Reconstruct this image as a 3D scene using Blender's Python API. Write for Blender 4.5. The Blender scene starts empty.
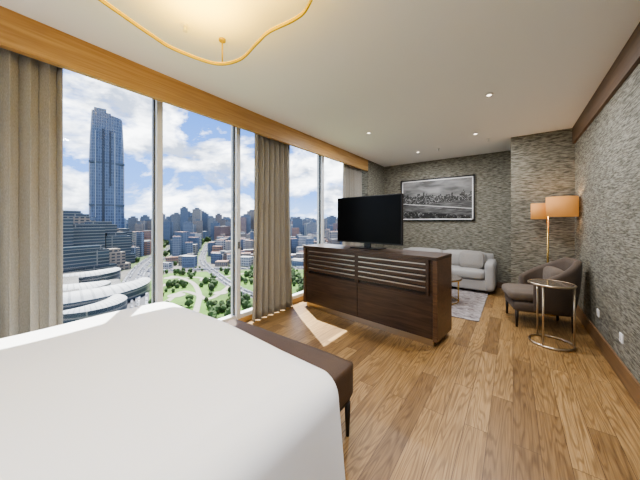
import bpy, bmesh, math, random
from mathutils import Vector, Matrix
random.seed(7)
scn = bpy.context.scene
COL = scn.collection
try:
    scn.view_settings.look = 'AgX - Medium High Contrast'
except Exception: pass

# ------------------------------------------------------------ materials
def new_mat(name):
    m = bpy.data.materials.new(name); m.use_nodes = True
    nt = m.node_tree; b = nt.nodes.get('Principled BSDF')
    return m, nt, b
def simple(name, col, rough=.5, metal=0, emit=None, es=0, bump=0, bscale=200, var=0.0, sheen=0, spec=None):
    m, nt, b = new_mat(name)
    b.inputs['Base Color'].default_value = (*col, 1)
    b.inputs['Roughness'].default_value = rough
    b.inputs['Metallic'].default_value = metal
    if spec is not None: b.inputs['Specular IOR Level'].default_value = spec
    if sheen: b.inputs['Sheen Weight'].default_value = sheen
    if emit:
        b.inputs['Emission Color'].default_value = (*emit, 1)
        b.inputs['Emission Strength'].default_value = es
    if bump or var:
        tc = nt.nodes.new('ShaderNodeTexCoord')
        n = nt.nodes.new('ShaderNodeTexNoise'); n.inputs['Scale'].default_value = bscale
        n.inputs['Detail'].default_value = 4
        nt.links.new(tc.outputs['Object'], n.inputs['Vector'])
        if bump:
            bp = nt.nodes.new('ShaderNodeBump'); bp.inputs['Strength'].default_value = bump
            bp.inputs['Distance'].default_value = .01
            nt.links.new(n.outputs['Fac'], bp.inputs['Height'])
            nt.links.new(bp.outputs['Normal'], b.inputs['Normal'])
        if var:
            r = nt.nodes.new('ShaderNodeValToRGB')
            r.color_ramp.elements[0].position = .3; r.color_ramp.elements[1].position = .7
            r.color_ramp.elements[0].color = (*[c*(1-var) for c in col], 1)
            r.color_ramp.elements[1].color = (*[min(1, c*(1+var)) for c in col], 1)
            nt.links.new(n.outputs['Fac'], r.inputs['Fac'])
            nt.links.new(r.outputs['Color'], b.inputs['Base Color'])
    return m
def ramp(nt, stops, interp='LINEAR'):
    r = nt.nodes.new('ShaderNodeValToRGB'); e = r.color_ramp.elements
    r.color_ramp.interpolation = interp
    e[0].position, e[0].color = stops[0][0], (*stops[0][1], 1)
    e[1].position, e[1].color = stops[-1][0], (*stops[-1][1], 1)
    for p, c in stops[1:-1]:
        x = e.new(p); x.color = (*c, 1)
    return r
def mapping(nt, scale=(1,1,1), rot=(0,0,0), coord='Object'):
    tc = nt.nodes.new('ShaderNodeTexCoord'); mp = nt.nodes.new('ShaderNodeMapping')
    mp.inputs['Scale'].default_value = scale; mp.inputs['Rotation'].default_value = rot
    nt.links.new(tc.outputs[coord], mp.inputs['Vector']); return mp
def noise(nt, vec, scale, detail=4, dist=0, rough=.5):
    n = nt.nodes.new('ShaderNodeTexNoise'); n.inputs['Scale'].default_value = scale
    n.inputs['Detail'].default_value = detail; n.inputs['Distortion'].default_value = dist
    n.inputs['Roughness'].default_value = rough
    nt.links.new(vec.outputs[0], n.inputs['Vector']); return n
def mixc(nt, a, b, fac, mode='MIX'):
    m = nt.nodes.new('ShaderNodeMix'); m.data_type = 'RGBA'; m.blend_type = mode
    for i, v in ((6, a), (7, b)):
        if isinstance(v, tuple): m.inputs[i].default_value = (*v, 1)
        else: nt.links.new(v, m.inputs[i])
    if isinstance(fac, (int, float)): m.inputs[0].default_value = fac
    else: nt.links.new(fac, m.inputs[0])
    return m.outputs[2]
def math_(nt, op, a, b=None, c=None):
    n = nt.nodes.new('ShaderNodeMath'); n.operation = op
    for i, v in enumerate((a, b, c)):
        if v is None: continue
        if isinstance(v, (int, float)): n.inputs[i].default_value = v
        else: nt.links.new(v, n.inputs[i])
    return n.outputs[0]

def wood(name, c1, c2, scale=(14, 1.2, 14), rough=.4):
    m, nt, b = new_mat(name)
    mp = mapping(nt, scale)
    n = noise(nt, mp, 1.5, 6, 1.2)
    r = ramp(nt, [(.3, c1), (.7, c2)])
    nt.links.new(n.outputs['Fac'], r.inputs['Fac'])
    nt.links.new(r.outputs['Color'], b.inputs['Base Color'])
    b.inputs['Roughness'].default_value = rough
    return m

def floor_mat():
    m, nt, b = new_mat('oak_planks')
    tc = nt.nodes.new('ShaderNodeTexCoord')
    sp = nt.nodes.new('ShaderNodeSeparateXYZ'); nt.links.new(tc.outputs['Object'], sp.inputs[0])
    cb = nt.nodes.new('ShaderNodeCombineXYZ')
    nt.links.new(sp.outputs['Y'], cb.inputs['X']); nt.links.new(sp.outputs['X'], cb.inputs['Y'])
    br = nt.nodes.new('ShaderNodeTexBrick')
    nt.links.new(cb.outputs[0], br.inputs['Vector'])
    br.offset = .37; br.offset_frequency = 2
    br.inputs['Scale'].default_value = 1
    br.inputs['Brick Width'].default_value = 1.25
    br.inputs['Row Height'].default_value = .135
    br.inputs['Mortar Size'].default_value = .0016
    br.inputs['Mortar Smooth'].default_value = .2
    br.inputs['Bias'].default_value = 0
    br.inputs['Color1'].default_value = (.0, .0, .0, 1)
    br.inputs['Color2'].default_value = (1, 1, 1, 1)
    br.inputs['Mortar'].default_value = (.0, .0, .0, 1)
    rp = ramp(nt, [(0, (.205, .122, .050)), (.22, (.29, .178, .074)), (.6, (.345, .218, .094)), (1, (.40, .26, .118))])
    nt.links.new(br.outputs['Color'], rp.inputs['Fac'])
    vm = nt.nodes.new('ShaderNodeVectorMath'); vm.operation = 'MULTIPLY_ADD'
    nt.links.new(br.outputs['Color'], vm.inputs[0]); vm.inputs[1].default_value = (7, 13, 5)
    nt.links.new(tc.outputs['Object'], vm.inputs[2])
    m2 = nt.nodes.new('ShaderNodeMapping'); m2.inputs['Scale'].default_value = (8, .65, 1)
    nt.links.new(vm.outputs[0], m2.inputs['Vector'])
    g0 = noise(nt, m2, 1.0, 1.5, .2)
    sn = math_(nt, 'SINE', math_(nt, 'MULTIPLY', g0.outputs['Fac'], 120))
    r1 = ramp(nt, [(0, (.50, .45, .38)), (.5, (1, 1, 1))])
    nt.links.new(math_(nt, 'MULTIPLY_ADD', sn, .5, .5), r1.inputs['Fac'])
    m3 = nt.nodes.new('ShaderNodeMapping'); m3.inputs['Scale'].default_value = (80, 3, 1)
    nt.links.new(vm.outputs[0], m3.inputs['Vector'])
    g1 = noise(nt, m3, 1.5, 5, .3)
    r2 = ramp(nt, [(.3, (.64, .59, .52)), (.65, (1.12, 1.12, 1.12))])
    nt.links.new(g1.outputs['Fac'], r2.inputs['Fac'])
    c = mixc(nt, rp.outputs['Color'], r1.outputs['Color'], .6, 'MULTIPLY')
    c = mixc(nt, c, r2.outputs['Color'], .85, 'MULTIPLY')
    c = mixc(nt, c, (.08, .042, .02), br.outputs['Fac'])
    nt.links.new(c, b.inputs['Base Color'])
    b.inputs['Roughness'].default_value = .42
    bp = nt.nodes.new('ShaderNodeBump'); bp.inputs['Strength'].default_value = .15; bp.inputs['Distance'].default_value = .004
    nt.links.new(g1.outputs['Fac'], bp.inputs['Height']); nt.links.new(bp.outputs[0], b.inputs['Normal'])
    return m

def wallpaper_mat():
    m, nt, b = new_mat('woven_wallpaper')
    mp = mapping(nt, (7, 7, 66))
    n = noise(nt, mp, 1.6, 4, .15, .55)
    mp2 = mapping(nt, (20, 20, 190))
    n2 = noise(nt, mp2, 1.0, 3, .1)
    a = nt.nodes.new('ShaderNodeMath'); a.operation = 'MULTIPLY_ADD'; a.inputs[1].default_value = .35
    nt.links.new(n2.outputs['Fac'], a.inputs[0]); nt.links.new(n.outputs['Fac'], a.inputs[2])
    r = ramp(nt, [(.53, (.066, .062, .046)), (.65, (.155, .148, .116)), (.80, (.29, .28, .23))])
    nt.links.new(a.outputs[0], r.inputs['Fac'])
    nt.links.new(r.outputs['Color'], b.inputs['Base Color'])
    b.inputs['Roughness'].default_value = .75
    bp = nt.nodes.new('ShaderNodeBump'); bp.inputs['Strength'].default_value = .5; bp.inputs['Distance'].default_value = .008
    nt.links.new(a.outputs[0], bp.inputs['Height']); nt.links.new(bp.outputs[0], b.inputs['Normal'])
    return m

def glass_mat():
    m = bpy.data.materials.new('window_glass'); m.use_nodes = True; nt = m.node_tree; nt.nodes.clear()
    o = nt.nodes.new('ShaderNodeOutputMaterial'); t = nt.nodes.new('ShaderNodeBsdfTransparent')
    t.inputs[0].default_value = (.97, .99, .99, 1)
    g = nt.nodes.new('ShaderNodeBsdfGlossy'); g.inputs['Roughness'].default_value = .02
    mx = nt.nodes.new('ShaderNodeMixShader'); mx.inputs[0].default_value = .008
    nt.links.new(t.outputs[0], mx.inputs[1]); nt.links.new(g.outputs[0], mx.inputs[2]); nt.links.new(mx.outputs[0], o.inputs[0])
    return m

M = {}
M['floor'] = floor_mat()
M['wallp'] = wallpaper_mat()
M['ceil'] = simple('ceiling_paint', (.86, .87, .87), .9, bump=.03, bscale=80)
M['plaster'] = simple('plaster', (.72, .71, .69), .9, bump=.05, bscale=60)
M['oak'] = wood('oak_fascia', (.38, .21, .075), (.55, .345, .14), (9, .8, 22), .45)
M['darkwood'] = wood('umber_trim', (.09, .055, .034), (.15, .095, .058), (9, .8, 22), .5)
M['skirt'] = wood('skirting_oak', (.16, .092, .045), (.25, .15, .072), (9, .8, 22), .45)
M['walnut'] = wood('dark_walnut', (.032, .019, .013), (.078, .046, .030), (1.5, 8, 20), .35)
M['walnut2'] = wood('walnut_edge', (.075, .040, .022), (.14, .08, .045), (1.5, 8, 20), .3)
M['brass'] = simple('brass', (.78, .56, .22), .25, 1)
M['champ'] = simple('champagne_metal', (.55, .47, .36), .3, 1)
M['gold'] = simple('gold_ring', (.50, .38, .03), .5, .2)
M['alu'] = simple('window_aluminium', (.66, .67, .67), .4, .2)
M['aludark'] = simple('window_gasket', (.06, .065, .07), .5)
M['glass'] = glass_mat()
M['bed'] = simple('white_linen', (.80, .82, .86), .9, bump=.04, bscale=300, sheen=.15)
M['bench'] = simple('bench_leather', (.080, .048, .030), .6, bump=.15, bscale=200, var=.12)
M['black'] = simple('black_plastic', (.008, .008, .009), .3)
M['screen'] = simple('tv_screen', (.002, .002, .002), .3, spec=.15)
M['silver'] = simple('silver_slat', (.46, .43, .40), .3, .8)
M['sofa'] = simple('sofa_linen', (.35, .34, .325), .9, bump=.3, bscale=250, var=.08, sheen=.2)
M['cush'] = simple('cushion_fabric', (.28, .265, .245), .9, bump=.3, bscale=250, var=.15)
M['chair'] = simple('armchair_velvet', (.082, .060, .044), .8, bump=.25, bscale=200, var=.15, sheen=.08)
M['chairseat'] = simple('armchair_seat', (.125, .098, .076), .85, bump=.25, bscale=200, var=.12, sheen=.08)
M['leg'] = simple('ebonised_leg', (.02, .014, .01), .4)
M['shade'] = simple('linen_shade', (.44, .22, .08), .8, emit=(1, .44, .12), es=.34, bump=.2, bscale=300)
M['white'] = simple('white_plastic', (.8, .8, .8), .4)
M['bulb'] = simple('led_lens', (1, .95, .85), .4, emit=(1, .9, .75), es=4)
M['led'] = simple('led_strip', (1, .75, .1), .4, emit=(1, .56, .02), es=1.6)
M['tglass'] = simple('smoked_glass', (.10, .08, .06), .08)

def curtain_mat():
    m, nt, b = new_mat('taupe_curtain')
    mp = mapping(nt, (300, 300, 60)); n = noise(nt, mp, 1, 3)
    r = ramp(nt, [(.3, (.26, .245, .215)), (.7, (.37, .352, .312))])
    nt.links.new(n.outputs['Fac'], r.inputs['Fac']); nt.links.new(r.outputs['Color'], b.inputs['Base Color'])
    b.inputs['Roughness'].default_value = .85; b.inputs['Sheen Weight'].default_value = .2
    return m
M['curtain'] = curtain_mat()

# ------------------------------------------------------------ geometry helpers
def obj_from_bm(bm, name, mat, parent=None, smooth=False, loc=None):
    me = bpy.data.meshes.new(name); bm.normal_update(); bm.to_mesh(me); bm.free()
    if mat: me.materials.append(mat)
    if smooth:
        for p in me.polygons: p.use_smooth = True
    o = bpy.data.objects.new(name, me); COL.objects.link(o)
    if parent: o.parent = parent
    if loc: o.location = loc
    return o
def empty(name, loc=(0,0,0), rotz=0):
    e = bpy.data.objects.new(name, None); COL.objects.link(e)
    e.location = loc; e.rotation_euler = (0, 0, rotz); e.empty_display_size = .1
    return e
def box(name, lo, hi, mat, parent=None, bev=0, seg=2, smooth=None):
    bm = bmesh.new(); bmesh.ops.create_cube(bm, size=1)
    c = [(a+b)/2 for a, b in zip(lo, hi)]; s = [abs(b-a) for a, b in zip(lo, hi)]
    for v in bm.verts: v.co = Vector((v.co.x*s[0]+c[0], v.co.y*s[1]+c[1], v.co.z*s[2]+c[2]))
    if bev: bmesh.ops.bevel(bm, geom=bm.edges[:], offset=bev, segments=seg, profile=.5, affect='EDGES')
    return obj_from_bm(bm, name, mat, parent, smooth if smooth is not None else bev > .015)
def cyl(name, c, r, z0, z1, mat, parent=None, r2=None, seg=32, smooth=True, caps=True):
    bm = bmesh.new()
    bmesh.ops.create_cone(bm, cap_ends=caps, segments=seg, radius1=r, radius2=r if r2 is None else r2, depth=z1-z0)
    for v in bm.verts: v.co += Vector((c[0], c[1], (z0+z1)/2))
    o = obj_from_bm(bm, name, mat, parent)
    for p in o.data.polygons: p.use_smooth = smooth and len(p.vertices) == 4
    return o
def tube(name, pts, r, mat, parent=None, cyclic=False, res=8):
    cu = bpy.data.curves.new(name, 'CURVE'); cu.dimensions = '3D'; cu.bevel_depth = r; cu.bevel_resolution = 3
    s = cu.splines.new('POLY'); s.points.add(len(pts)-1)
    for p, q in zip(s.points, pts): p.co = (*q, 1)
    s.use_cyclic_u = cyclic; cu.use_fill_caps = not cyclic
    cu.materials.append(mat)
    o = bpy.data.objects.new(name, cu); COL.objects.link(o)
    if parent: o.parent = parent
    return o
def cushion(name, lo, hi, mat, parent=None, puff=.03, bev=.05):
    bm = bmesh.new(); bmesh.ops.create_cube(bm, size=1)
    bmesh.ops.subdivide_edges(bm, edges=bm.edges[:], cuts=7, use_grid_fill=True)
    c = Vector([(a+b)/2 for a, b in zip(lo, hi)]); s = Vector([abs(b-a)/2 for a, b in zip(lo, hi)])
    for v in bm.verts:
        u = v.co*2
        p = Vector([u[i]*s[i] for i in range(3)])
        q = Vector([max(-(s[i]-bev), min(s[i]-bev, p[i])) for i in range(3)])
        d = p-q
        if d.length > 1e-6: p = q + d.normalized()*bev
        bulge = (1-u.x*u.x)*(1-u.y*u.y)+(1-u.x*u.x)*(1-u.z*u.z)+(1-u.y*u.y)*(1-u.z*u.z)
        n = Vector((u.x/ s.x, u.y/ s.y, u.z/ s.z)); n = n.normalized()*puff*bulge if n.length else n
        v.co = p+n+c
    return obj_from_bm(bm, name, mat, parent, True)

# ------------------------------------------------------------ room shell
H = 2.85
XR, XH, XG = .77, -2.77, -3.05
YB, YP, YK = 6.62, 5.6, -1.35
box('floor', (-3.2, YK-.1, -.12), (XR+.1, YB+.1, 0), M['floor'])
box('ceiling', (-3.2, YK-.1, H), (XR+.1, YB+.1, H+.12), M['ceil'])
box('wall_right', (XR, YK-.1, 0), (XR+.12, YB+.1, H), M['wallp'])
box('wall_back', (-3.2, YB, 0), (XR, YB+.12, H), M['wallp'])
box('wall_pillar', (-.03, YP, 0), (XR, YB, H), M['wallp'])
box('wall_corner_column', (-3.2, 5.65, 0), (XH, YB, H), M['wallp'])
box('wall_headboard_side', (-3.2, YK-.12, 0), (XR, YK, H), M['plaster'])
box('trim_window_header', (XH-.05, YK, 2.59), (XH, 5.65, H), M['oak'])
box('trim_right_ceiling', (XR-.03, YK, 2.60), (XR, YP, H), M['darkwood'])
box('baseboard_right', (XR-.018, YK, 0), (XR, YP, .17), M['skirt'], bev=.004)
box('baseboard_pillar', (-.03, YP-.016, 0), (XR-.018, YP, .12), M['darkwood'], bev=.004)
box('baseboard_back', (-2.77, YB-.016, 0), (-.03, YB, .12), M['darkwood'], bev=.004)

box('trim_window_sill', (-3.12, YK, 0), (-2.985, 5.65, .07), M['oak'])
box('wall_window_spandrel', (-3.2, YK, 2.80), (-3.0, 5.65, H), M['plaster'])
ys = [1.19+.975*k for k in range(-3, 5)]
ys = [y for y in ys if y > YK+.05]
edges = [YK]+ys+[5.65]
for i in range(len(edges)-1):
    a, b_ = edges[i], edges[i+1]
    w = empty('window_%d' % (i+1))
    g = box('glass', (XG-.012, a+.02, .10), (XG+.0, b_-.02, 2.76), M['glass'], w)
    box('frame_bottom', (XG-.04, a+.0, .07), (XG+.05, b_, .125), M['alu'], w)
    box('frame_top', (XG-.04, a+.0, 2.72), (XG+.05, b_, 2.80), M['alu'], w)
    if i < len(edges)-2:
        box('mullion', (XG-.06, b_-.03, .07), (XG+.075, b_+.03, 2.80), M['alu'], w, bev=.004)
        box('gasket_left', (XG-.005, b_-.042, .125), (XG+.03, b_-.03, 2.72), M['aludark'], w)
        box('gasket_right', (XG-.005, b_+.03, .125), (XG+.03, b_+.042, 2.72), M['aludark'], w)
sash = empty('window_handle')
box('rose', (XG+.075, 2.135, 1.02), (XG+.085, 2.165, 1.16), M['alu'], sash, bev=.003)
box('lever', (XG+.085, 2.14, 1.03), (XG+.11, 2.16, 1.12), M['aludark'], sash, bev=.004)

# ------------------------------------------------------------ curtains
def curtain(name, y0, y1, top=2.80, x=-2.9, n=8, amp=.045, flare=0., seed=1):
    rnd = random.Random(seed)
    ph = [rnd.uniform(-.5, .5) for _ in range(n+2)]
    am = [rnd.uniform(.7, 1.15) for _ in range(n+2)]
    bm = bmesh.new(); nu, nv = n*14, 26; rows = []
    for j in range(nv+1):
        t = j/nv; z = .015+(top-.015)*t; row = []
        for i in range(nu+1):
            u = i/nu
            k = u*n; ki = int(min(k, n-1)); f = k-ki
            a = am[ki]*(1-f)+am[ki+1]*f
            p = ph[ki]*(1-f)+ph[ki+1]*f
            wob = .25*math.sin(3*(1-t)+5*u+seed)
            s = math.sin(2*math.pi*k+p*(1-t)+wob)
            s = math.copysign(abs(s)**.75, s)
            yy = y0+(y1-y0)*u
            c = (y0+y1)/2
            yy = c+(yy-c)*(1+flare*(1-t)**1.5)
            row.append(bm.verts.new((x+amp*a*s*(.75+.35*(1-t)), yy+.012*math.sin(4*math.pi*k), z)))
        rows.append(row)
    for j in range(nv):
        for i in range(nu):
            bm.faces.new((rows[j][i], rows[j][i+1], rows[j+1][i+1], rows[j+1][i]))
    o = obj_from_bm(bm, name, M['curtain'], None, True)
    md = o.modifiers.new('thick', 'SOLIDIFY'); md.thickness = .004
    return o
curtain('window_curtain', -.55, .44, n=10, seed=3)
curtain('window_curtain.001', 2.38, 3.08, n=7, flare=.20, seed=5)
curtain('window_curtain.002', 4.72, 5.56, n=8, seed=9)
tube('curtain_rail', [(-2.9, YK+.02, 2.815), (-2.9, 5.62, 2.815)], .012, M['alu'])

# ------------------------------------------------------------ bed
bed = empty('double_bed')
def duvet():
    x0, x1, y0, y1 = -2.46, -.625, -1.15, 1.075
    top, bot, R = .735, .06, .13
    cx, cy = (x0+x1)/2, (y0+y1)/2; hx, hy = (x1-x0)/2, (y1-y0)/2
    bm = bmesh.new(); N = 150; rows = []
    L = top-bot
    def prof(s):
        arc = R*math.pi/2
        if s < arc:
            a = s/R; return R*math.sin(a), R*(1-math.cos(a))
        return R+.03*((s-arc)/L), R+(s-arc)
    ext = R*math.pi/2+L-R
    ix, iy = hx-R, hy-R
    for j in range(N+1):
        row = []
        for i in range(N+1):
            px = (i/N*2-1)*(ix+ext); py = (j/N*2-1)*(iy+ext)
            ox = max(0, abs(px)-ix); oy = max(0, abs(py)-iy)
            s = max(ox, oy); ln = math.hypot(ox, oy)
            if s > 0:
                o_, d_ = prof(s)
                ux, uy = ox/ln, oy/ln
                X = math.copysign(min(abs(px), ix)+o_*ux*1.0, px); Y = math.copysign(min(abs(py), iy)+o_*uy*1.0, py)
                Z = top-d_
            else:
                X, Y, Z = px, py, top
            e = max(abs(X)/hx, abs(Y)/hy)
            Z += .02*(1-min(1, e)**4) if s == 0 else 0
            Z += (.006*math.sin(3.1*X+1.3*Y)+.004*math.sin(7*Y-4*X)) if s < .1 else 0
            Z -= .035*max(0, X/hx)*max(0, Y/hy)
            if s > R*1.6:
                hang = min(1, (s-R*1.6)/.4)
                w = .016*hang*(math.sin(9*X+2)+.5*math.sin(21*X+Y*4)) if oy >= ox else .016*hang*(math.sin(8*Y)+.5*math.sin(19*Y+1))
                if oy >= ox: Y += math.copysign(w, Y)
                else: X += math.copysign(w, X)
            row.append(bm.verts.new((X+cx, Y+cy, max(Z, .03))))
        rows.append(row)
    for j in range(N):
        for i in range(N):
            bm.faces.new((rows[j][i], rows[j][i+1], rows[j+1][i+1], rows[j+1][i]))
    return obj_from_bm(bm, 'duvet', M['bed'], bed, True)
duvet()
box('bed_base', (-2.25, -1.2, .0), (-.80, .9, .45), M['bench'], bed, bev=.02)
box('headboard', (-2.60, -1.34, .0), (-.47, -1.25, 1.25), M['bench'], bed, bev=.03, seg=4)
for i, x in enumerate((-2.0, -1.05)):
    cushion('pillow_%d' % (i+1), (x-.34, -1.22, .77), (x+.34, -.80, .93), M['bed'], bed, .05, .07)

bench = empty('bed_bench')
cushion('seat', (-2.12, 1.17, .25), (-.835, 1.51, .485), M['bench'], bench, .004, .03)
box('base_rail', (-2.08, 1.20, .215), (-.86, 1.49, .255), M['leg'], bench, bev=.004)
for i, (x, y) in enumerate(((-.868, 1.47), (-2.06, 1.47), (-.868, 1.22), (-2.06, 1.22))):
    cyl('leg_%d' % (i+1), (x, y), .012, 0, .22, M['leg'], bench, r2=.02, seg=16)

# ------------------------------------------------------------ TV console
ang = math.atan2(-.1118, .9937)
con = empty('media_console', (-2.78, 3.28, 0), ang)
Lc, D, Z = 2.13, .50, 1.0
box('plinth', (.05, .03, 0), (Lc-.05, D-.03, .075), M['champ'], con)
box('carcass', (.015, .03, .07), (Lc-.015, D-.015, Z-.04), M['walnut'], con, bev=.004)
box('top', (0, -.005, Z-.04), (Lc, D+.005, Z), M['walnut'], con, bev=.005)
box('end_left', (0, .0, .065), (.05, D, Z-.04), M['walnut2'], con, bev=.003)
box('end_right', (Lc-.05, .0, .065), (Lc, D, Z-.04), M['walnut2'], con, bev=.003)
box('lower_door_left', (.055, .012, .08), (Lc/2-.003, .03, .555), M['walnut'], con, bev=.002)
box('lower_door_right', (Lc/2+.003, .012, .08), (Lc-.055, .03, .555), M['walnut'], con, bev=.002)
for nm, a, b_ in (('left', .13, 1.03), ('right', 1.09, 2.0)):
    box('grille_back_'+nm, (a, .022, .57), (b_, .031, .93), M['black'], con)
    box('frame_top_'+nm, (a, .0, .925), (b_, .03, .96), M['walnut'], con, bev=.002)
    box('frame_side_a_'+nm, (a-.035, .0, .56), (a, .03, .96), M['walnut'], con, bev=.002)
    box('frame_side_b_'+nm, (b_, .0, .56), (b_+.035, .03, .96), M['walnut'], con, bev=.002)
    for k in range(5):
        z = .60+k*.066
        box('slat_%s_%d' % (nm, k), (a, .0, z), (b_, .024, z+.046), M['walnut'], con, bev=.004)
        box('slat_inlay_%s_%d' % (nm, k), (a, -.003, z+.042), (b_, .016, z+.055), M['silver'], con)

tv = empty('television', (-2.78+.111*.30, 3.28+.994*.30, 0), ang)
box('housing', (.49, -.012, 1.075), (1.585, .03, 1.765), M['black'], tv, bev=.006)
box('rear_bulge', (.75, .03, 1.11), (1.33, .07, 1.5), M['black'], tv, bev=.012)
box('screen', (.505, -.0145, 1.095), (1.57, -.011, 1.752), M['screen'], tv)
box('stand_neck', (.99, .0, 1.012), (1.09, .03, 1.10), M['black'], tv)
box('stand_base', (.80, -.10, 1.0), (1.28, .13, 1.014), M['black'], tv, bev=.004)

# ------------------------------------------------------------ picture : skyline over water, b/w
def picture_mat():
    m, nt, b = new_mat('city_photograph')
    tc = nt.nodes.new('ShaderNodeTexCoord'); sp = nt.nodes.new('ShaderNodeSeparateXYZ')
    nt.links.new(tc.outputs['Generated'], sp.inputs[0])
    X, Zc = sp.outputs['X'], sp.outputs['Z']
    def wn(scale, seed):
        q = math_(nt, 'FLOOR', math_(nt, 'MULTIPLY', X, scale))
        w = nt.nodes.new('ShaderNodeTexWhiteNoise'); w.noise_dimensions = '1D'
        nt.links.new(math_(nt, 'ADD', q, seed), w.inputs['W']); return w.outputs['Value']
    h = math_(nt, 'ADD', math_(nt, 'MULTIPLY', math_(nt, 'POWER', wn(46, 3.3), 3), .10), math_(nt, 'MULTIPLY_ADD', wn(17, 9.1), .05, .56))
    bld = math_(nt, 'LESS_THAN', Zc, h)
    mp0 = mapping(nt, (1.5, 1, 5)); n0 = noise(nt, mp0, 1.6, 6, .4)
    sky = ramp(nt, [(.35, (.09,)*3), (.65, (.26,)*3)]); nt.links.new(n0.outputs['Fac'], sky.inputs['Fac'])
    mp2 = mapping(nt, (40, 1, 40)); n2 = noise(nt, mp2, 1.0, 4, 0, .7)
    bl = ramp(nt, [(.5, (.02,)*3), (.66, (.34,)*3)]); nt.links.new(n2.outputs['Fac'], bl.inputs['Fac'])
    c = mixc(nt, sky.outputs['Color'], bl.outputs['Color'], bld)
    shore = math_(nt, 'MULTIPLY_ADD', X, .10, .36)
    wat = math_(nt, 'LESS_THAN', Zc, shore)
    mp3 = mapping(nt, (3, 1, 26)); n3 = noise(nt, mp3, 1.5, 5, .3)
    wr = ramp(nt, [(.4, (.04,)*3), (.65, (.17,)*3)]); nt.links.new(n3.outputs['Fac'], wr.inputs['Fac'])
    c = mixc(nt, c, wr.outputs['Color'], wat)
    br1 = math_(nt, 'ABSOLUTE', math_(nt, 'SUBTRACT', Zc, math_(nt, 'MULTIPLY_ADD', X, -.16, .42)))
    c = mixc(nt, c, (.5, .5, .5), math_(nt, 'LESS_THAN', br1, .010))
    near = math_(nt, 'LESS_THAN', Zc, math_(nt, 'MULTIPLY_ADD', X, -.14, .24))
    bl2 = ramp(nt, [(.52, (.012,)*3), (.7, (.28,)*3)])
    mp4 = mapping(nt, (22, 1, 22)); n4 = noise(nt, mp4, 1.0, 5, 0, .7); nt.links.new(n4.outputs['Fac'], bl2.inputs['Fac'])
    c = mixc(nt, c, bl2.outputs['Color'], near)
    nt.links.new(c, b.inputs['Base Color']); b.inputs['Roughness'].default_value = .35
    return m
M['pic'] = picture_mat()
pic = empty('framed_city_picture')
x0, x1, z0, z1 = -2.31, -.67, 1.40, 2.42
box('canvas', (x0+.02, YB-.022, z0+.02), (x1-.02, YB-.012, z1-.02), M['pic'], pic)
for nm, lo, hi in (('top', (x0, YB-.04, z1-.03), (x1, YB-.001, z1)), ('bottom', (x0, YB-.04, z0), (x1, YB-.001, z0+.03)),
                   ('left', (x0, YB-.04, z0), (x0+.03, YB-.001, z1)), ('right', (x1-.03, YB-.04, z0), (x1, YB-.001, z1))):
    box('frame_'+nm, lo, hi, M['black'], pic)
for nm, lo, hi in (('top', (x0+.03, YB-.03, z1-.055), (x1-.03, YB-.021, z1-.03)), ('bottom', (x0+.03, YB-.03, z0+.03), (x1-.03, YB-.021, z0+.055)),
                   ('left', (x0+.03, YB-.03, z0+.03), (x0+.055, YB-.021, z1-.03)), ('right', (x1-.055, YB-.03, z0+.03), (x1-.03, YB-.021, z1-.03))):
    box('mat_'+nm, lo, hi, M['white'], pic)

# ------------------------------------------------------------ sofa
sofa = empty('sofa')
sx0, sx1, sy0, sy1 = -2.25, -.27, 5.80, 6.58
box('base', (sx0+.04, sy0+.04, .06), (sx1-.04, sy1, .27), M['sofa'], sofa, bev=.03, seg=4)
cushion('back', (sx0+.05, sy1-.24, .15), (sx1-.05, sy1, .73), M['sofa'], sofa, .0, .05)
cushion('arm_left', (sx0, sy0+.02, .06), (sx0+.17, sy1-.01, .62), M['sofa'], sofa, .006, .06)
cushion('arm_right', (sx1-.17, sy0+.02, .06), (sx1, sy1-.01, .62), M['sofa'], sofa, .006, .06)
mid = (sx0+sx1)/2
for i, (a, b_) in enumerate(((sx0+.17, mid), (mid, sx1-.17))):
    cushion('seat_cushion_%d' % (i+1), (a+.004, sy0, .27), (b_-.004, sy1-.22, .44), M['sofa'], sofa, .012, .05)
    cushion('back_cushion_%d' % (i+1), (a+.01, sy1-.37, .42), (b_-.01, sy1-.17, .76), M['sofa'], sofa, .02, .06)
for i, (x, y) in enumerate(((sx0+.1, sy0+.1), (sx1-.1, sy0+.1), (sx0+.1, sy1-.1), (sx1-.1, sy1-.1))):
    cyl('leg_%d' % (i+1), (x, y), .015, .012, .07, M['leg'], sofa, r2=.022, seg=12)
tp = cushion('throw_pillow', (-.21, -.07, -.17), (.21, .07, .17), M['cush'], sofa, .02, .06)
tp.location = (sx1-.42, sy1-.43, .60); tp.rotation_euler = (math.radians(-18), 0, math.radians(4))

def rug_mat():
    m, nt, b = new_mat('woven_rug')
    mp = mapping(nt, (5, 5, 5)); n = noise(nt, mp, 2.2, 6, .8, .65)
    r = ramp(nt, [(.35, (.14, .115, .115)), (.5, (.28, .25, .24)), (.7, (.42, .39, .38))])
    nt.links.new(n.outputs['Fac'], r.inputs['Fac']); nt.links.new(r.outputs['Color'], b.inputs['Base Color'])
    b.inputs['Roughness'].default_value = .95; return m
box('area_rug', (-2.5, 4.20, .0), (-.38, 6.0, .012), rug_mat(), bev=.004)

ct = empty('coffee_table')
cc = (-1.06, 4.95)
cyl('top', cc, .36, .40, .425, M['tglass'], ct, seg=48)
cyl('rim', cc, .365, .396, .412, M['brass'], ct, seg=48)
for k in range(4):
    a = math.radians(10+90*k)
    p = (cc[0]+.31*math.cos(a), cc[1]+.31*math.sin(a))
    cyl('leg_%d' % (k+1), p, .012, .012, .398, M['brass'], ct, seg=12)
tube('foot_ring', [(cc[0]+.31*math.cos(t*math.pi/24), cc[1]+.31*math.sin(t*math.pi/24), .022) for t in range(48)], .009, M['brass'], ct, True)
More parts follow.
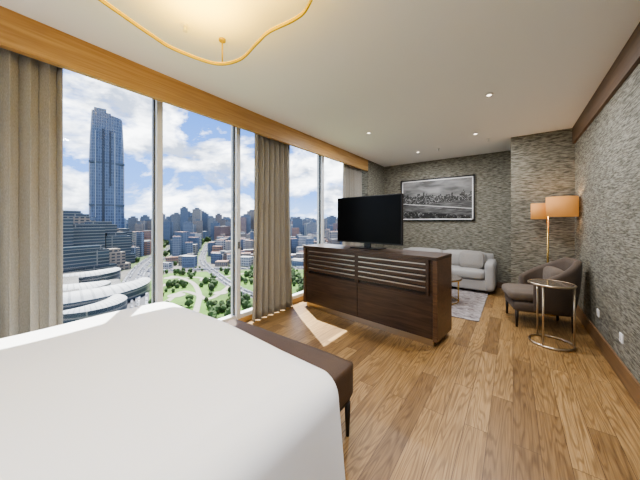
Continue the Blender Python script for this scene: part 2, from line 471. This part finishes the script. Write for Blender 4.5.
# ------------------------------------------------------------ armchair (faces local -Y)
ch = empty('armchair', (.30, 4.66, 0), math.radians(-78))
def shell():
    bm = bmesh.new(); NU, NV = 40, 10
    A = math.radians(118)
    outer, inner = [], []
    for side in (0, 1):
        grid = []
        for i in range(NU+1):
            th = -A+2*A*i/NU
            c = abs(th)/A
            h = .90-.30*(max(0, c-.25)/.75)**1.0
            col = []
            for j in range(NV+1):
                t = j/NV
                z = .24+(h-.24)*t
                lean = .07*t*math.cos(th*.7)
                rx = .37; ry = .34
                thick = 0 if side == 0 else .075
                bul = .015*math.sin(math.pi*t)
                x = math.sin(th)*(rx-thick+lean*.5+(bul if side == 0 else -bul))
                y = math.cos(th)*(ry-thick+lean+(bul if side == 0 else -bul))
                if j == NV: 
                    z -= .022
                col.append(bm.verts.new((x, y, z)))
            grid.append(col)
        (outer if side == 0 else inner).extend(grid)
    mid = []
    for i in range(NU+1):
        a, b_ = outer[i][NV].co, inner[i][NV].co
        mid.append(bm.verts.new(((a+b_)/2)+Vector((0, 0, .024))))
    for i in range(NU):
        for j in range(NV):
            bm.faces.new((outer[i][j], outer[i][j+1], outer[i+1][j+1], outer[i+1][j]))
            bm.faces.new((inner[i][j], inner[i+1][j], inner[i+1][j+1], inner[i][j+1]))
        bm.faces.new((outer[i][NV], mid[i], mid[i+1], outer[i+1][NV]))
        bm.faces.new((mid[i], inner[i][NV], inner[i+1][NV], mid[i+1]))
        bm.faces.new((outer[i][0], outer[i+1][0], inner[i+1][0], inner[i][0]))
    for i in (0, NU):
        for j in range(NV):
            bm.faces.new((outer[i][j], inner[i][j], inner[i][j+1], outer[i][j+1]))
        bm.faces.new((outer[i][NV], inner[i][NV], mid[i]))
    bmesh.ops.recalc_face_normals(bm, faces=bm.faces[:])
    return obj_from_bm(bm, 'back_shell', M['chair'], ch, True)
shell()
cushion('seat_base', (-.31, -.36, .20), (.31, .26, .34), M['chair'], ch, .004, .05)
cushion('seat_cushion', (-.28, -.40, .33), (.28, .22, .47), M['chairseat'], ch, .014, .055)
cushion('lumbar_cushion', (-.22, .08, .46), (.22, .22, .76), M['chairseat'], ch, .015, .05)
for i, (x, y) in enumerate(((-.25, -.30), (.25, -.30), (-.22, .24), (.22, .24))):
    cyl('leg_%d' % (i+1), (x*1.08, y*1.08), .012, 0, .22, M['leg'], ch, r2=.022, seg=16)

# ------------------------------------------------------------ side table
stb = empty('side_table')
sc = (.35, 3.97)
cyl('top', sc, .20, .675, .69, M['tglass'], stb, seg=48)
tube('top_rim', [(sc[0]+.203*math.cos(t*math.pi/24), sc[1]+.203*math.sin(t*math.pi/24), .683) for t in range(48)], .011, M['champ'], stb, True)
tube('base_ring', [(sc[0]+.197*math.cos(t*math.pi/24), sc[1]+.197*math.sin(t*math.pi/24), .012) for t in range(48)], .012, M['champ'], stb, True)
for k, adeg in enumerate((245, 5, 125)):
    a = math.radians(adeg); p = (sc[0]+.195*math.cos(a), sc[1]+.195*math.sin(a))
    cyl('leg_%d' % (k+1), p, .010, .01, .68, M['champ'], stb, seg=14)

# ------------------------------------------------------------ floor lamp
fl = empty('floor_lamp')
px_, py_ = .425, 5.25
cyl('base', (px_, py_), .13, 0, .02, M['brass'], fl, seg=40)
cyl('pole', (px_, py_), .013, .02, 1.70, M['brass'], fl, seg=16)
def shade(nm, c, r, za, zb, en):
    bm = bmesh.new(); n = 40; rr = [(r, za), (r, zb), (r-.004, zb), (r-.004, za)]
    V = [[bm.verts.new((c[0]+q[0]*math.cos(2*math.pi*i/n), c[1]+q[0]*math.sin(2*math.pi*i/n), q[1])) for q in rr] for i in range(n)]
    for i in range(n):
        for j in range(4):
            bm.faces.new((V[i][j], V[(i+1) % n][j], V[(i+1) % n][(j+1) % 4], V[i][(j+1) % 4]))
    bmesh.ops.recalc_face_normals(bm, faces=bm.faces[:])
    obj_from_bm(bm, nm, M['shade'], fl, True)
    cyl(nm+'_bulb', c, .025, za+.08, za+.16, M['bulb'], fl, seg=12)
    cyl(nm+'_carrier', c, .008, zb-.10, zb-.01, M['brass'], fl, seg=12)
    l = bpy.data.lights.new('bulb_light', 'POINT'); l.energy = en; l.color = (1, .66, .34); l.shadow_soft_size = .03
    lo = bpy.data.objects.new(nm+'_light', l); COL.objects.link(lo); lo.parent = fl; lo.location = (c[0], c[1], za+.20)
shade('shade_large', (.575, 5.2), .18, 1.465, 1.755, 7)
shade('shade_small', (.325, 5.32), .10, 1.43, 1.675, 3)
tube('arm_large', [(px_, py_, 1.69), (.575, 5.2, 1.69)], .007, M['brass'], fl)
tube('arm_small', [(px_, py_, 1.62), (.325, 5.32, 1.62)], .007, M['brass'], fl)

for i, (y, z) in enumerate(((3.42, .37), (4.2, .37))):
    o = empty('wall_outlet' + ('' if i == 0 else '.%03d' % i))
    box('plate', (XR-.010, y-.04, z-.04), (XR, y+.04, z+.04), M['white'], o, bev=.003)
    c = cyl('socket', (0, 0), .02, 0, .004, M['alu'], o, seg=20)
    c.rotation_euler = (0, math.radians(-90), 0); c.location = (XR-.010, y, z)

# ------------------------------------------------------------ ceiling fittings
ringp = [(-1.876,.44),(-1.958,.722),(-1.983,.894),(-1.905,1.164),(-1.702,1.251),(-1.438,1.207),(-1.291,1.184),(-1.089,1.205),(-.966,1.183),
         (-.80,1.06),(-.66,.80),(-.60,.45),(-.72,.08),(-1.02,-.12),(-1.36,-.12),(-1.68,.05),(-1.82,.24)]
def smooth_loop(p, n=8):
    out = []; m = len(p)
    for i in range(m):
        p0, p1, p2, p3 = [Vector(p[(i+k-1) % m]) for k in range(4)]
        for j in range(n):
            t = j/n
            out.append(.5*((2*p1)+(-p0+p2)*t+(2*p0-5*p1+4*p2-p3)*t*t+(-p0+3*p1-3*p2+p3)*t**3))
    return out
loop = smooth_loop(ringp)
ring = empty('pendant_ring_light')
def ribbon(name, pts, w, z0_, z1_, mat, inset=0.0):
    bm = bmesh.new(); m = len(pts); V = []
    c = sum(pts, Vector((0, 0)))/m
    for i in range(m):
        t = (pts[(i+1) % m]-pts[i-1]).normalized(); nrm = Vector((-t.y, t.x))
        if (c-pts[i]).dot(nrm) < 0: nrm = -nrm
        a = pts[i]+nrm*inset; b_ = pts[i]+nrm*(inset+w)
        V.append([bm.verts.new((*a, z0_)), bm.verts.new((*a, z1_)), bm.verts.new((*b_, z1_)), bm.verts.new((*b_, z0_))])
    for i in range(m):
        for j in range(4):
            bm.faces.new((V[i][j], V[(i+1) % m][j], V[(i+1) % m][(j+1) % 4], V[i][(j+1) % 4]))
    bmesh.ops.recalc_face_normals(bm, faces=bm.faces[:])
    return obj_from_bm(bm, name, mat, ring)
ribbon('ring_body', loop, .010, 2.640, 2.660, M['gold'])
ribbon('led_channel', loop, .006, 2.661, 2.664, M['led'], .002)
for k, i in enumerate((26, 70, 104)):
    p = loop[i]
    cyl('drop_rod_%d' % (k+1), p, .005, 2.66, H, M['gold'], ring, seg=10)
    cyl('canopy_%d' % (k+1), p, .026, H-.014, H, M['gold'], ring, seg=24)
for k, (x, y) in enumerate(((-1.62, .88), (-1.10, .85), (-1.40, .40))):
    l = bpy.data.lights.new('uplight', 'AREA'); l.shape = 'DISK'; l.size = .5; l.energy = 9.0; l.color = (1, .60, .03)
    lo = bpy.data.objects.new('uplight_%d' % (k+1), l); COL.objects.link(lo); lo.parent = ring; lo.location = (x, y, 2.65)
    lo.rotation_euler = (math.pi, 0, 0)

def downlight(i, x, y, power):
    e = empty('ceiling_downlight' + ('' if i == 0 else '.%03d' % i))
    cyl('trim', (x, y), .042, H-.008, H, M['white'], e, seg=28)
    cyl('lens', (x, y), .024, H-.010, H-.0075, M['bulb'], e, seg=24)
    l = bpy.data.lights.new('lamp', 'AREA'); l.shape = 'DISK'; l.size = .12; l.energy = power; l.color = (.97, .97, 1)
    lo = bpy.data.objects.new('lamp', l); COL.objects.link(lo); lo.parent = e; lo.location = (x, y, H-.014)
for i, (x, y, p) in enumerate(((-.22, 3.55, 34), (-1.9, 3.9, 30), (-.5, 5.0, 24), (-1.6, 5.6, 26), (.2, 1.0, 38), (-.4, -.4, 30))):  # out-of-view fixtures here are added as fill to brighten the interior
    downlight(i, x, y, p)
for i, (x, y) in enumerate(((-1.95, .95), (-1.2, 5.6), (-.35, 5.45))):
    e = empty('fire_sprinkler' + ('' if i == 0 else '.%03d' % i))
    cyl('escutcheon', (x, y), .03, H-.007, H-.001, M['white'], e, seg=20)
    cyl('pipe', (x, y), .008, H-.04, H-.006, M['alu'], e, seg=10)
    cyl('deflector', (x, y), .017, H-.044, H-.04, M['alu'], e, seg=14)

# ------------------------------------------------------------ outside (distances in units scaled by SC)
SC = 1.8
GZ = 1.4-41.4*SC
def pol(beta, d):
    b_ = math.radians(beta); return Vector((-math.sin(b_)*d*SC, math.cos(b_)*d*SC))
def ground_mat():
    m, nt, b = new_mat('city_ground')
    mp = mapping(nt, (1, 1, 1)); n = noise(nt, mp, .009, 6, .4); n2 = noise(nt, mp, .07, 4)
    r = ramp(nt, [(.40, (.13, .12, .11)), (.48, (.11, .11, .085)), (.52, (.055, .085, .028)), (.62, (.08, .125, .035)), (.75, (.045, .07, .025))])
    nt.links.new(n.outputs['Fac'], r.inputs['Fac'])
    r2 = ramp(nt, [(.3, (.6,)*3), (.7, (1.2,)*3)]); nt.links.new(n2.outputs['Fac'], r2.inputs['Fac'])
    c = mixc(nt, r.outputs['Color'], r2.outputs['Color'], .8, 'MULTIPLY')
    nt.links.new(c, b.inputs['Base Color']); b.inputs['Roughness'].default_value = .95
    return m
box('city_ground', (-8000, -5000, GZ-2), (2000, 8000, GZ), ground_mat())

def facade_mat(name, wall, win, bw=3.2, fh=3.4, mort=.28, attr=False, rough=.4):
    m, nt, b = new_mat(name)
    tc = nt.nodes.new('ShaderNodeTexCoord'); sp = nt.nodes.new('ShaderNodeSeparateXYZ')
    nt.links.new(tc.outputs['Object'], sp.inputs[0])
    cb = nt.nodes.new('ShaderNodeCombineXYZ'); nt.links.new(math_(nt, 'ADD', sp.outputs[0], sp.outputs[1]), cb.inputs[0]); nt.links.new(sp.outputs[2], cb.inputs[1])
    br = nt.nodes.new('ShaderNodeTexBrick'); br.offset = 0
    nt.links.new(cb.outputs[0], br.inputs['Vector'])
    br.inputs['Scale'].default_value = 1; br.inputs['Brick Width'].default_value = bw; br.inputs['Row Height'].default_value = fh
    br.inputs['Mortar Size'].default_value = fh*mort*.5; br.inputs['Bias'].default_value = 0
    br.inputs['Color1'].default_value = (*win, 1); br.inputs['Color2'].default_value = (*[c*1.7 for c in win], 1)
    if attr:
        at = nt.nodes.new('ShaderNodeAttribute'); at.attribute_name = 'tint'
        nt.links.new(at.outputs['Color'], br.inputs['Mortar'])
        ge = nt.nodes.new('ShaderNodeNewGeometry'); s2 = nt.nodes.new('ShaderNodeSeparateXYZ'); nt.links.new(ge.outputs['Normal'], s2.inputs[0])
        c = mixc(nt, br.outputs['Color'], at.outputs['Color'], math_(nt, 'GREATER_THAN', s2.outputs[2], .5))
        nt.links.new(c, b.inputs['Base Color'])
    else:
        br.inputs['Mortar'].default_value = (*wall, 1)
        nt.links.new(br.outputs['Color'], b.inputs['Base Color'])
    b.inputs['Roughness'].default_value = rough
    return m

def add_block(bm, c, w, dpt, h, rot, z0=GZ, tint=None, lay=None, taper=1, s_=SC, roof=None):
    w, dpt, h = w*s_, dpt*s_, h*s_
    mtx = Matrix.Translation((c[0], c[1], z0)) @ Matrix.Rotation(rot, 4, 'Z')
    vs = []
    for z, s in ((0, 1), (h, taper)):
        for sx, sy in ((-1, -1), (1, -1), (1, 1), (-1, 1)):
            vs.append(bm.verts.new(mtx @ Vector((sx*w/2*s, sy*dpt/2*s, z))))
    fs = [(0,3,2,1),(4,5,6,7),(0,1,5,4),(1,2,6,5),(2,3,7,6),(3,0,4,7)]
    for k, f in enumerate(fs):
        fc = bm.faces.new([vs[i] for i in f])
        if lay is not None:
            tt = roof if (roof and k == 1) else tint
            for lp in fc.loops: lp[lay] = (*tt, 1)
roads = empty('street_network'); RP = []
def road(name, pts, w, mat, z=GZ+.15):
    P = [pol(*p) for p in pts]; Q = []
    for i in range(len(P)-1):
        p0 = P[max(i-1, 0)]; p1 = P[i]; p2 = P[i+1]; p3 = P[min(i+2, len(P)-1)]
        for j in range(12):
            t = j/12; Q.append(.5*((2*p1)+(-p0+p2)*t+(2*p0-5*p1+4*p2-p3)*t*t+(-p0+3*p1-3*p2+p3)*t**3))
    Q.append(P[-1])
    bm = bmesh.new(); V = []
    for i, q in enumerate(Q):
        t = (Q[min(i+1, len(Q)-1)]-Q[max(i-1, 0)]).normalized(); n = Vector((-t.y, t.x))
        V.append((bm.verts.new((*(q+n*w/2), z)), bm.verts.new((*(q-n*w/2), z))))
    for i in range(len(V)-1): bm.faces.new((V[i][0], V[i][1], V[i+1][1], V[i+1][0]))
    RP.extend((q, w/2) for q in Q)
    obj_from_bm(bm, name, mat, roads); return Q
M['asph'] = simple('asphalt', (.095,.095,.105), .9, var=.1, bscale=.2)
M['path'] = simple('pale_path', (.27,.245,.21), .9, var=.1, bscale=.3)
M['lawn'] = simple('lawn', (.070,.140,.020), .95, var=.45, bscale=.03)
QR = road('boulevard', [(75.5,105),(73.5,135),(73.2,170),(72.6,215),(71,290),(68.5,380),(66,500),(67,700)], 20, M['asph'])
QR2 = road('slip_road', [(71.5,110),(71.0,150),(70.6,200),(69.8,260),(67,340),(62,380),(55,390)], 10, M['asph'], GZ+.18)
road('park_path', [(69.5,140),(67,155),(64.5,172),(62,162),(60,150),(57.5,160),(55,185)], 5, M['path'], GZ+.3)
road('park_path_b', [(69,185),(66,205),(62.5,212),(59.5,200),(56,206),(52,215),(47,222)], 5, M['path'], GZ+.3)
road('park_path_c', [(63,110),(62,135),(61.5,160),(62.5,190),(64.5,212),(66.5,225)], 5, M['path'], GZ+.32)
QR3 = road('avenue', [(40,120),(48,140),(54,165),(59,230),(61,300),(60.5,400),(60,520)], 14, M['asph'], GZ+.2)
QR4 = road('avenue_b', [(30,225),(42,230),(54,236),(62,244),(70.5,256)], 12, M['asph'], GZ+.22)
bm = bmesh.new()
vs = [bm.verts.new((*pol(b_, d), GZ+.08)) for b_, d in ((70.5,105),(70.3,215),(67,238),(60,232),(50,226),(38,222),(28,215),(28,80),(50,80))]
bm.faces.new(vs); obj_from_bm(bm, 'park_lawn', M['lawn'], roads)
for i, (be, d, r) in enumerate(((65.5,165,8),(60.2,200,8),(57.5,160,7),(66.5,218,8))):
    c = pol(be, d); cyl('plaza_%d' % (i+1), (c.x, c.y), r, GZ+.05, GZ+.4, M['path'], roads, seg=36)
    RP.append((c, r))
bm = bmesh.new()
for Q in (QR, QR2, QR3, QR4):
    for i in range(1, len(Q)-1):
        t = (Q[i+1]-Q[i-1]).normalized(); n = Vector((-t.y, t.x)); a = math.atan2(t.y, t.x)
        offs = (-7.5, -4, 4, 7.5) if Q is QR else (-3, 3)
        for s in offs:
            for f in (0, .33, .66):
                if random.random() < .6:
                    q = Q[i]+(Q[i+1]-Q[i])*f+n*s
                    add_block(bm, q, 4.4, 2, 1.0, a, z0=GZ+.5, s_=1)
                    add_block(bm, q, 2.4, 1.8, .6, a, z0=GZ+1.5, s_=1)
obj_from_bm(bm, 'street_traffic', simple('car_paint', (.3,.3,.32), .3, var=.9, bscale=.5), roads)
def clear(p, r): return all((p-q).length > w+r for q, w in RP)

sky_root = empty('city_skyline')
bm = bmesh.new(); lay = bm.loops.layers.float_color.new('tint')
tints = [(.20,.21,.22), (.13,.155,.20), (.27,.24,.20), (.09,.12,.17), (.21,.17,.13), (.36,.36,.36), (.26,.15,.10)]
roofs = [(.22,.085,.045), (.15,.145,.14), (.25,.11,.06), (.27,.26,.25), (.09,.09,.10)]
BL = []
def haze_mix(t, d):  # distance haze mixed into building colours, bluer the farther away
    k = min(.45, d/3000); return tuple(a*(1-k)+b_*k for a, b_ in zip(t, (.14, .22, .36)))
for _ in range(1400):
    be = random.uniform(26, 73); d = random.uniform(240, 460); c = pol(be, d)
    w = random.uniform(6, 14); 
    if not clear(c, w*.7*SC): continue
    if any((c-q).length < (w+r)*.55*SC for q, r in BL): continue
    BL.append((c, w))
    h = random.uniform(4, 10) if d < 310 else (random.uniform(7, 20) if random.random() < .8 else random.uniform(20, 30))
    add_block(bm, c, w, w*random.uniform(.45, .9), h, random.uniform(.3, 1.3), tint=haze_mix(random.choice(tints), d*.3), lay=lay, roof=haze_mix(random.choice(roofs), d*.3))
for _ in range(1300):
    be = random.uniform(12, 125); d = 440+1400*random.random()
    c = pol(be, d); h = random.uniform(7, 20) if random.random() < .62 else random.uniform(24, 38+d*.02)
    w = random.uniform(9, 20)
    if d < 560 and not clear(c, w*.7*SC): continue
    if 66 < be < 86 and d < 500: continue
    add_block(bm, c, w, w*random.uniform(.5, 1.1), h, random.uniform(0, 1.5), tint=haze_mix(random.choice(tints), d), lay=lay, roof=haze_mix(random.choice(roofs), d))
for be, d, w, h in ((65.5,620,16,56),(64.2,600,14,68),(62.8,640,16,50),(61.9,600,15,66),(60.5,640,15,58),(59.2,610,14,48),(57.9,650,15,56),(56.9,620,14,44),
                    (67.0,540,14,40),(63.5,520,14,38),(61.8,540,16,42),(58.5,540,14,38),(55.8,560,14,40),(66.2,660,14,52),(63.4,700,14,62),(60.9,720,14,64),
                    (70.5,700,16,52),(68.9,760,16,48),(68,720,14,58),(72.3,640,14,48),(71.4,560,12,36),(69.6,600,14,42),(79.5,640,20,50),(81.5,600,18,46),
                    (52.5,520,18,52),(51.3,560,17,62),(50,540,16,50),(41.5,560,20,46),(40,600,18,42),(38.4,520,26,36),(36.5,560,16,44),(34,640,18,52),(32,600,20,46)):
    c = pol(be, d); r = random.uniform(.6, 1.2)
    add_block(bm, c, w, w*.8, h, r, tint=haze_mix(random.choice(tints[:5]), d*.5), lay=lay)
    add_block(bm, c, w*.5, w*.4, 3, r, z0=GZ+h*SC, tint=(.12,.14,.17), lay=lay)
M['city'] = facade_mat('city_facades', (1,1,1), (.025,.036,.06), 4.2, 4.2, .40, True, .5)
obj_from_bm(bm, 'city_buildings', M['city'], sky_root)

def skyscraper():
    bm = bmesh.new(); c = pol(75.9, 582); rot = math.radians(75.9)
    n = 32; levels = 40; Ht = 222*SC; rows = []
    for k in range(levels+1):
        t = k/levels; s = 1.0 if t < .6 else 1-.14*((t-.6)/.4)**1.6
        row = []
        for i in range(n):
            a = 2*math.pi*i/n
            ca, sa = math.cos(a), math.sin(a)
            x = math.copysign(abs(ca)**.5, ca)*24*s*SC; y = math.copysign(abs(sa)**.5, sa)*18*s*SC
            z = Ht*t
            if k == levels: z += -5*SC*(x/24/SC)
            xr = x*math.cos(rot)-y*math.sin(rot); yr = x*math.sin(rot)+y*math.cos(rot)
            row.append(bm.verts.new((c.x+xr, c.y+yr, GZ+z)))
        rows.append(row)
    for k in range(levels):
        for i in range(n): bm.faces.new((rows[k][i], rows[k][(i+1) % n], rows[k+1][(i+1) % n], rows[k+1][i]))
    bm.faces.new(rows[-1])
    root = empty('office_skyscraper')
    obj_from_bm(bm, 'shaft', facade_mat('tower_glass', (.095,.13,.20), (.028,.046,.085), 7, 9, .20, rough=.3), root)
    d_ = pol(75.9, 1).normalized(); side = Vector((d_.y, -d_.x))
    dk = simple('tower_recess', (.010,.018,.035), .3); lt = simple('tower_fin', (.24,.28,.34), .4)
    for off, w, mt, z_, hh in ((-5, 3.4, dk, 0, .88), (10, 1.0, lt, 0, .86), (-15, 1.0, lt, 0, .86), (4, 2.4, dk, .45, .42)):
        bm = bmesh.new()
        p = c - d_*17.4*SC + side*off*SC
        add_block(bm, p, w, 2.5, 222*hh, rot, z0=GZ+222*SC*z_)
        obj_from_bm(bm, 'fin', mt, root)
    bm = bmesh.new()
    for q in (.30, .62):
        add_block(bm, c, 47, 36.6, 3, rot, z0=GZ+222*SC*q)
    obj_from_bm(bm, 'plant_floor', simple('tower_band', (.04,.06,.09), .4), root)
    bm = bmesh.new()
    add_block(bm, c-side*9*SC, 16, 22, 12, rot, z0=GZ+219*SC); add_block(bm, c-side*1*SC, 12, 22, 7, rot, z0=GZ+218*SC)
    obj_from_bm(bm, 'crown', facade_mat('crown_glass', (.12,.16,.22), (.03,.05,.09), 7, 9, .2, rough=.3), root)
M['gl2'] = facade_mat('ribbon_glass', (.15,.145,.135), (.015,.025,.036), 40, 4.6, .30, rough=.3)
M['gl3'] = facade_mat('stone_office', (.19,.155,.12), (.022,.026,.034), 6, 4.6, .5, rough=.5)
skyscraper()

root = empty('office_blocks')
for i, (be, d, w, dp, h, mt) in enumerate(((82.6,340,44,30,48,'gl2'),(80.4,330,26,28,42,'gl3'),(79.0,315,22,30,36,'gl2'),(77.5,330,26,26,38,'gl2'),(76.2,345,20,30,31,'gl3'),
                                        (75.0,325,20,24,27,'gl2'),(74.2,360,16,22,30,'gl2'),(79.6,270,34,16,19,'gl2'),(76.6,280,28,14,15,'gl3'),(86,300,50,40,44,'gl2'),(90,320,50,40,40,'gl3'))):
    bm = bmesh.new(); c = pol(be, d)
    add_block(bm, c, w, dp, h, math.radians(be+18))
    add_block(bm, c, w*.8, dp*.7, 3, math.radians(be+18), z0=GZ+h*SC)
    add_block(bm, c, w*1.25, dp*1.25, h*.35, math.radians(be+18))
    obj_from_bm(bm, 'block_%d' % (i+1), M[mt], root)
root = empty('shopping_centre')
def roof_mat():
    m, nt, b = new_mat('white_membrane')
    tc = nt.nodes.new('ShaderNodeTexCoord'); sp = nt.nodes.new('ShaderNodeSeparateXYZ'); nt.links.new(tc.outputs['UV'], sp.inputs[0])
    s = math_(nt, 'SINE', math_(nt, 'MULTIPLY', sp.outputs[0], 150))
    r = ramp(nt, [(.05, (.22, .225, .23)), (.25, (.36, .36, .36))]); nt.links.new(math_(nt, 'MULTIPLY_ADD', s, .5, .5), r.inputs['Fac'])
    nt.links.new(r.outputs['Color'], b.inputs['Base Color']); b.inputs['Roughness'].default_value = .6
    return m
M['roof'] = roof_mat()
M['mall'] = simple('mall_facade', (.085,.08,.075), .6, var=.4, bscale=.08)
def band(name, be, d, R0, W, a0, a1, hgt, arch):
    """arched roof ribbon following an arc of radius R0 about a centre"""
    c = pol(be, d); bm = bmesh.new(); uv = bm.loops.layers.uv.new('UV'); NA, NW = 48, 10; g = []
    for i in range(NA+1):
        t = i/NA; a = math.radians(a0+(a1-a0)*t); row = []
        wl = W*(.35+.65*math.sin(math.pi*min(1, max(0, .08+t*.84))))
        for j in range(NW+1):
            u = j/NW-.5; rr = (R0+wl*u)*SC
            z = (hgt+arch*(1-4*u*u)*math.sin(math.pi*(.1+.8*t)))*SC
            row.append((Vector((c.x+rr*math.cos(a), c.y+rr*math.sin(a), GZ+z)), t, j/NW))
        g.append(row)
    vv = [[bm.verts.new(q[0]) for q in r_] for r_ in g]
    for i in range(NA):
        for j in range(NW):
            f = bm.faces.new((vv[i][j], vv[i+1][j], vv[i+1][j+1], vv[i][j+1]))
            for lp, (ii, jj) in zip(f.loops, ((i, j), (i+1, j), (i+1, j+1), (i, j+1))): lp[uv].uv = (g[ii][jj][1], g[ii][jj][2])
    obj_from_bm(bm, name, M['roof'], root, True)
    bm = bmesh.new()
    for j in (0, NW):
        for i in range(NA):
            a_, b2 = g[i][j][0], g[i+1][j][0]
            q = [bm.verts.new(a_), bm.verts.new(b2), bm.verts.new((b2.x, b2.y, GZ)), bm.verts.new((a_.x, a_.y, GZ))]
            bm.faces.new(q)
    for i in (0, NA):
        q = [bm.verts.new(p[0]) for p in g[i]]+[bm.verts.new((g[i][NW][0].x, g[i][NW][0].y, GZ)), bm.verts.new((g[i][0][0].x, g[i][0][0].y, GZ))]
        bm.faces.new(q)
    obj_from_bm(bm, name+'_facade', M['gl2'], root)
band('roof_outer', 80.5, 195, 33, 13, -75, 70, 6, 3.5)
band('roof_inner', 80.5, 195, 15, 12, -110, 60, 7, 3)
band('roof_low', 79.0, 158, 12, 9, -40, 120, 4.5, 2)
band('roof_rear', 79.5, 240, 20, 9, -60, 80, 7, 2.5)
bm = bmesh.new()
for be, d, w, dp, h, ro in ((80.5,195,46,40,3.5,80),(79,240,34,26,5,70),(79.5,160,30,20,3,75),(87,190,50,60,8,80)):
    add_block(bm, pol(be, d), w, dp, h, math.radians(ro))
obj_from_bm(bm, 'podium', M['mall'], root)

base = bmesh.new(); bmesh.ops.create_icosphere(base, subdivisions=2, radius=1)
bv = [v.co.copy() for v in base.verts]; bf = [[v.index for v in f.verts] for f in base.faces]; base.free()
TV, TF = [], []
def tree(c, r):
    o = len(TV); sx, sy, sz = r, r*random.uniform(.8, 1.1), r*random.uniform(.9, 1.3)
    for v in bv:
        k = random.uniform(.75, 1.15); TV.append((c[0]+v.x*sx*k, c[1]+v.y*sy*k, GZ+r*1.1+v.z*sz*k))
    TF.extend([[i+o for i in f] for f in bf])
cnt = 0
while cnt < 1100:
    be = random.uniform(25, 74); d = random.uniform(95, 250); p = pol(be, d); r = random.uniform(1.7, 3.8)
    cnt += 1
    if math.sin(be*.9)*math.cos(d*.06) < -.35: continue
    if d > 230 and any((p-q).length < w*.75*SC+r for q, w in BL): continue
    if clear(p, r*.9): tree(p, r)
for _ in range(1700):
    be = random.uniform(20, 100); d = random.uniform(245, 800); p = pol(be, d); r = random.uniform(2.5, 6) if d < 460 else random.uniform(5, 9)
    if be > 72.5 and d < 420: continue
    if d < 470 and any((p-q).length < w*.75*SC+r for q, w in BL): continue
    if clear(p, r): tree(p, r)
me = bpy.data.meshes.new('park_trees'); me.from_pydata(TV, [], TF)
me.materials.append(simple('tree_foliage', (.032, .060, .015), .95, var=.6, bscale=.08))
to = bpy.data.objects.new('park_trees', me); COL.objects.link(to)
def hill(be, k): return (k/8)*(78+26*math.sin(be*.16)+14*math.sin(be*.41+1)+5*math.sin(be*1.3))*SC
bm = bmesh.new(); rows = []
for k in range(9):
    row = []
    for i in range(121):
        be = 130*i/120; p = pol(be, 1500+k*220)
        row.append(bm.verts.new((p.x, p.y, GZ+hill(be, k))))
    rows.append(row)
for k in range(8):
    for i in range(120): bm.faces.new((rows[k][i], rows[k][i+1], rows[k+1][i+1], rows[k+1][i]))
m, nt, b = new_mat('haze_tinted_hills')
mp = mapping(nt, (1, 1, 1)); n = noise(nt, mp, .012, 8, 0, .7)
r = ramp(nt, [(.4, (.055, .095, .12)), (.52, (.075, .12, .16)), (.6, (.16, .20, .25))])  # blue distance haze painted into the hill colours
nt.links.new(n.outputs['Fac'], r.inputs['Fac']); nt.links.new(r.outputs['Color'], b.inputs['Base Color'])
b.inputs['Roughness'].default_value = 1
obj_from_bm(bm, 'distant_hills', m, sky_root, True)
bm = bmesh.new(); lay = bm.loops.layers.float_color.new('tint')
for _ in range(800):
    be = random.uniform(10, 120); k = random.uniform(.5, 8); c = pol(be, 1500+k*220)
    add_block(bm, c, random.uniform(14, 30), 20, random.uniform(12, 30), random.random()*1.5, z0=GZ+hill(be, k)-8, tint=haze_mix(random.choice(tints), 1800), lay=lay)
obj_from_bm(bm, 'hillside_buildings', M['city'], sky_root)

# ------------------------------------------------------------ world
w = bpy.data.worlds.new('World'); scn.world = w; w.use_nodes = True; nt = w.node_tree
bg = nt.nodes['Background']
tc = nt.nodes.new('ShaderNodeTexCoord')
mp = nt.nodes.new('ShaderNodeMapping'); mp.inputs['Scale'].default_value = (1, 1, 2.1); mp.inputs['Location'].default_value = (.35, .1, .2)
nt.links.new(tc.outputs['Generated'], mp.inputs['Vector'])
n = noise(nt, mp, 3.8, 12, .35, .62)
r = ramp(nt, [(.44, (0, 0, 0)), (.55, (1, 1, 1))]); nt.links.new(n.outputs['Fac'], r.inputs['Fac'])
sp = nt.nodes.new('ShaderNodeSeparateXYZ'); nt.links.new(tc.outputs['Generated'], sp.inputs[0])
rs = ramp(nt, [(0, (.34, .50, .82)), (.10, (.15, .31, .72)), (.40, (.065, .18, .56)), (1, (.04, .13, .45))])
nt.links.new(sp.outputs['Z'], rs.inputs['Fac'])
n2 = noise(nt, mp, 7, 9, .2, .6)
rc = ramp(nt, [(.38, (.36, .41, .54)), (.60, (1.75, 1.75, 1.8))]); nt.links.new(n2.outputs['Fac'], rc.inputs['Fac'])
c = mixc(nt, rs.outputs['Color'], rc.outputs['Color'], r.outputs['Color'])
nt.links.new(c, bg.inputs['Color']); bg.inputs['Strength'].default_value = 3.0

sun = bpy.data.lights.new('sun', 'SUN'); sun.energy = 17.0; sun.angle = math.radians(.5); sun.color = (1, .95, .86)
so = bpy.data.objects.new('sun', sun); COL.objects.link(so)
dv = Vector((.455, -.29, -.843)); so.rotation_euler = dv.to_track_quat('-Z', 'Y').to_euler(); so.location = (-20, 10, 40)

# ------------------------------------------------------------ camera
cam = bpy.data.cameras.new('camera'); co = bpy.data.objects.new('camera', cam); COL.objects.link(co)
co.location = (0, 0, 1.4); co.rotation_euler = (math.radians(90), 0, math.radians(36.6))
cam.sensor_width = 36; cam.lens = 36*260/640; cam.shift_y = -19/640.0
cam.clip_start = .05; cam.clip_end = 14000
scn.camera = co
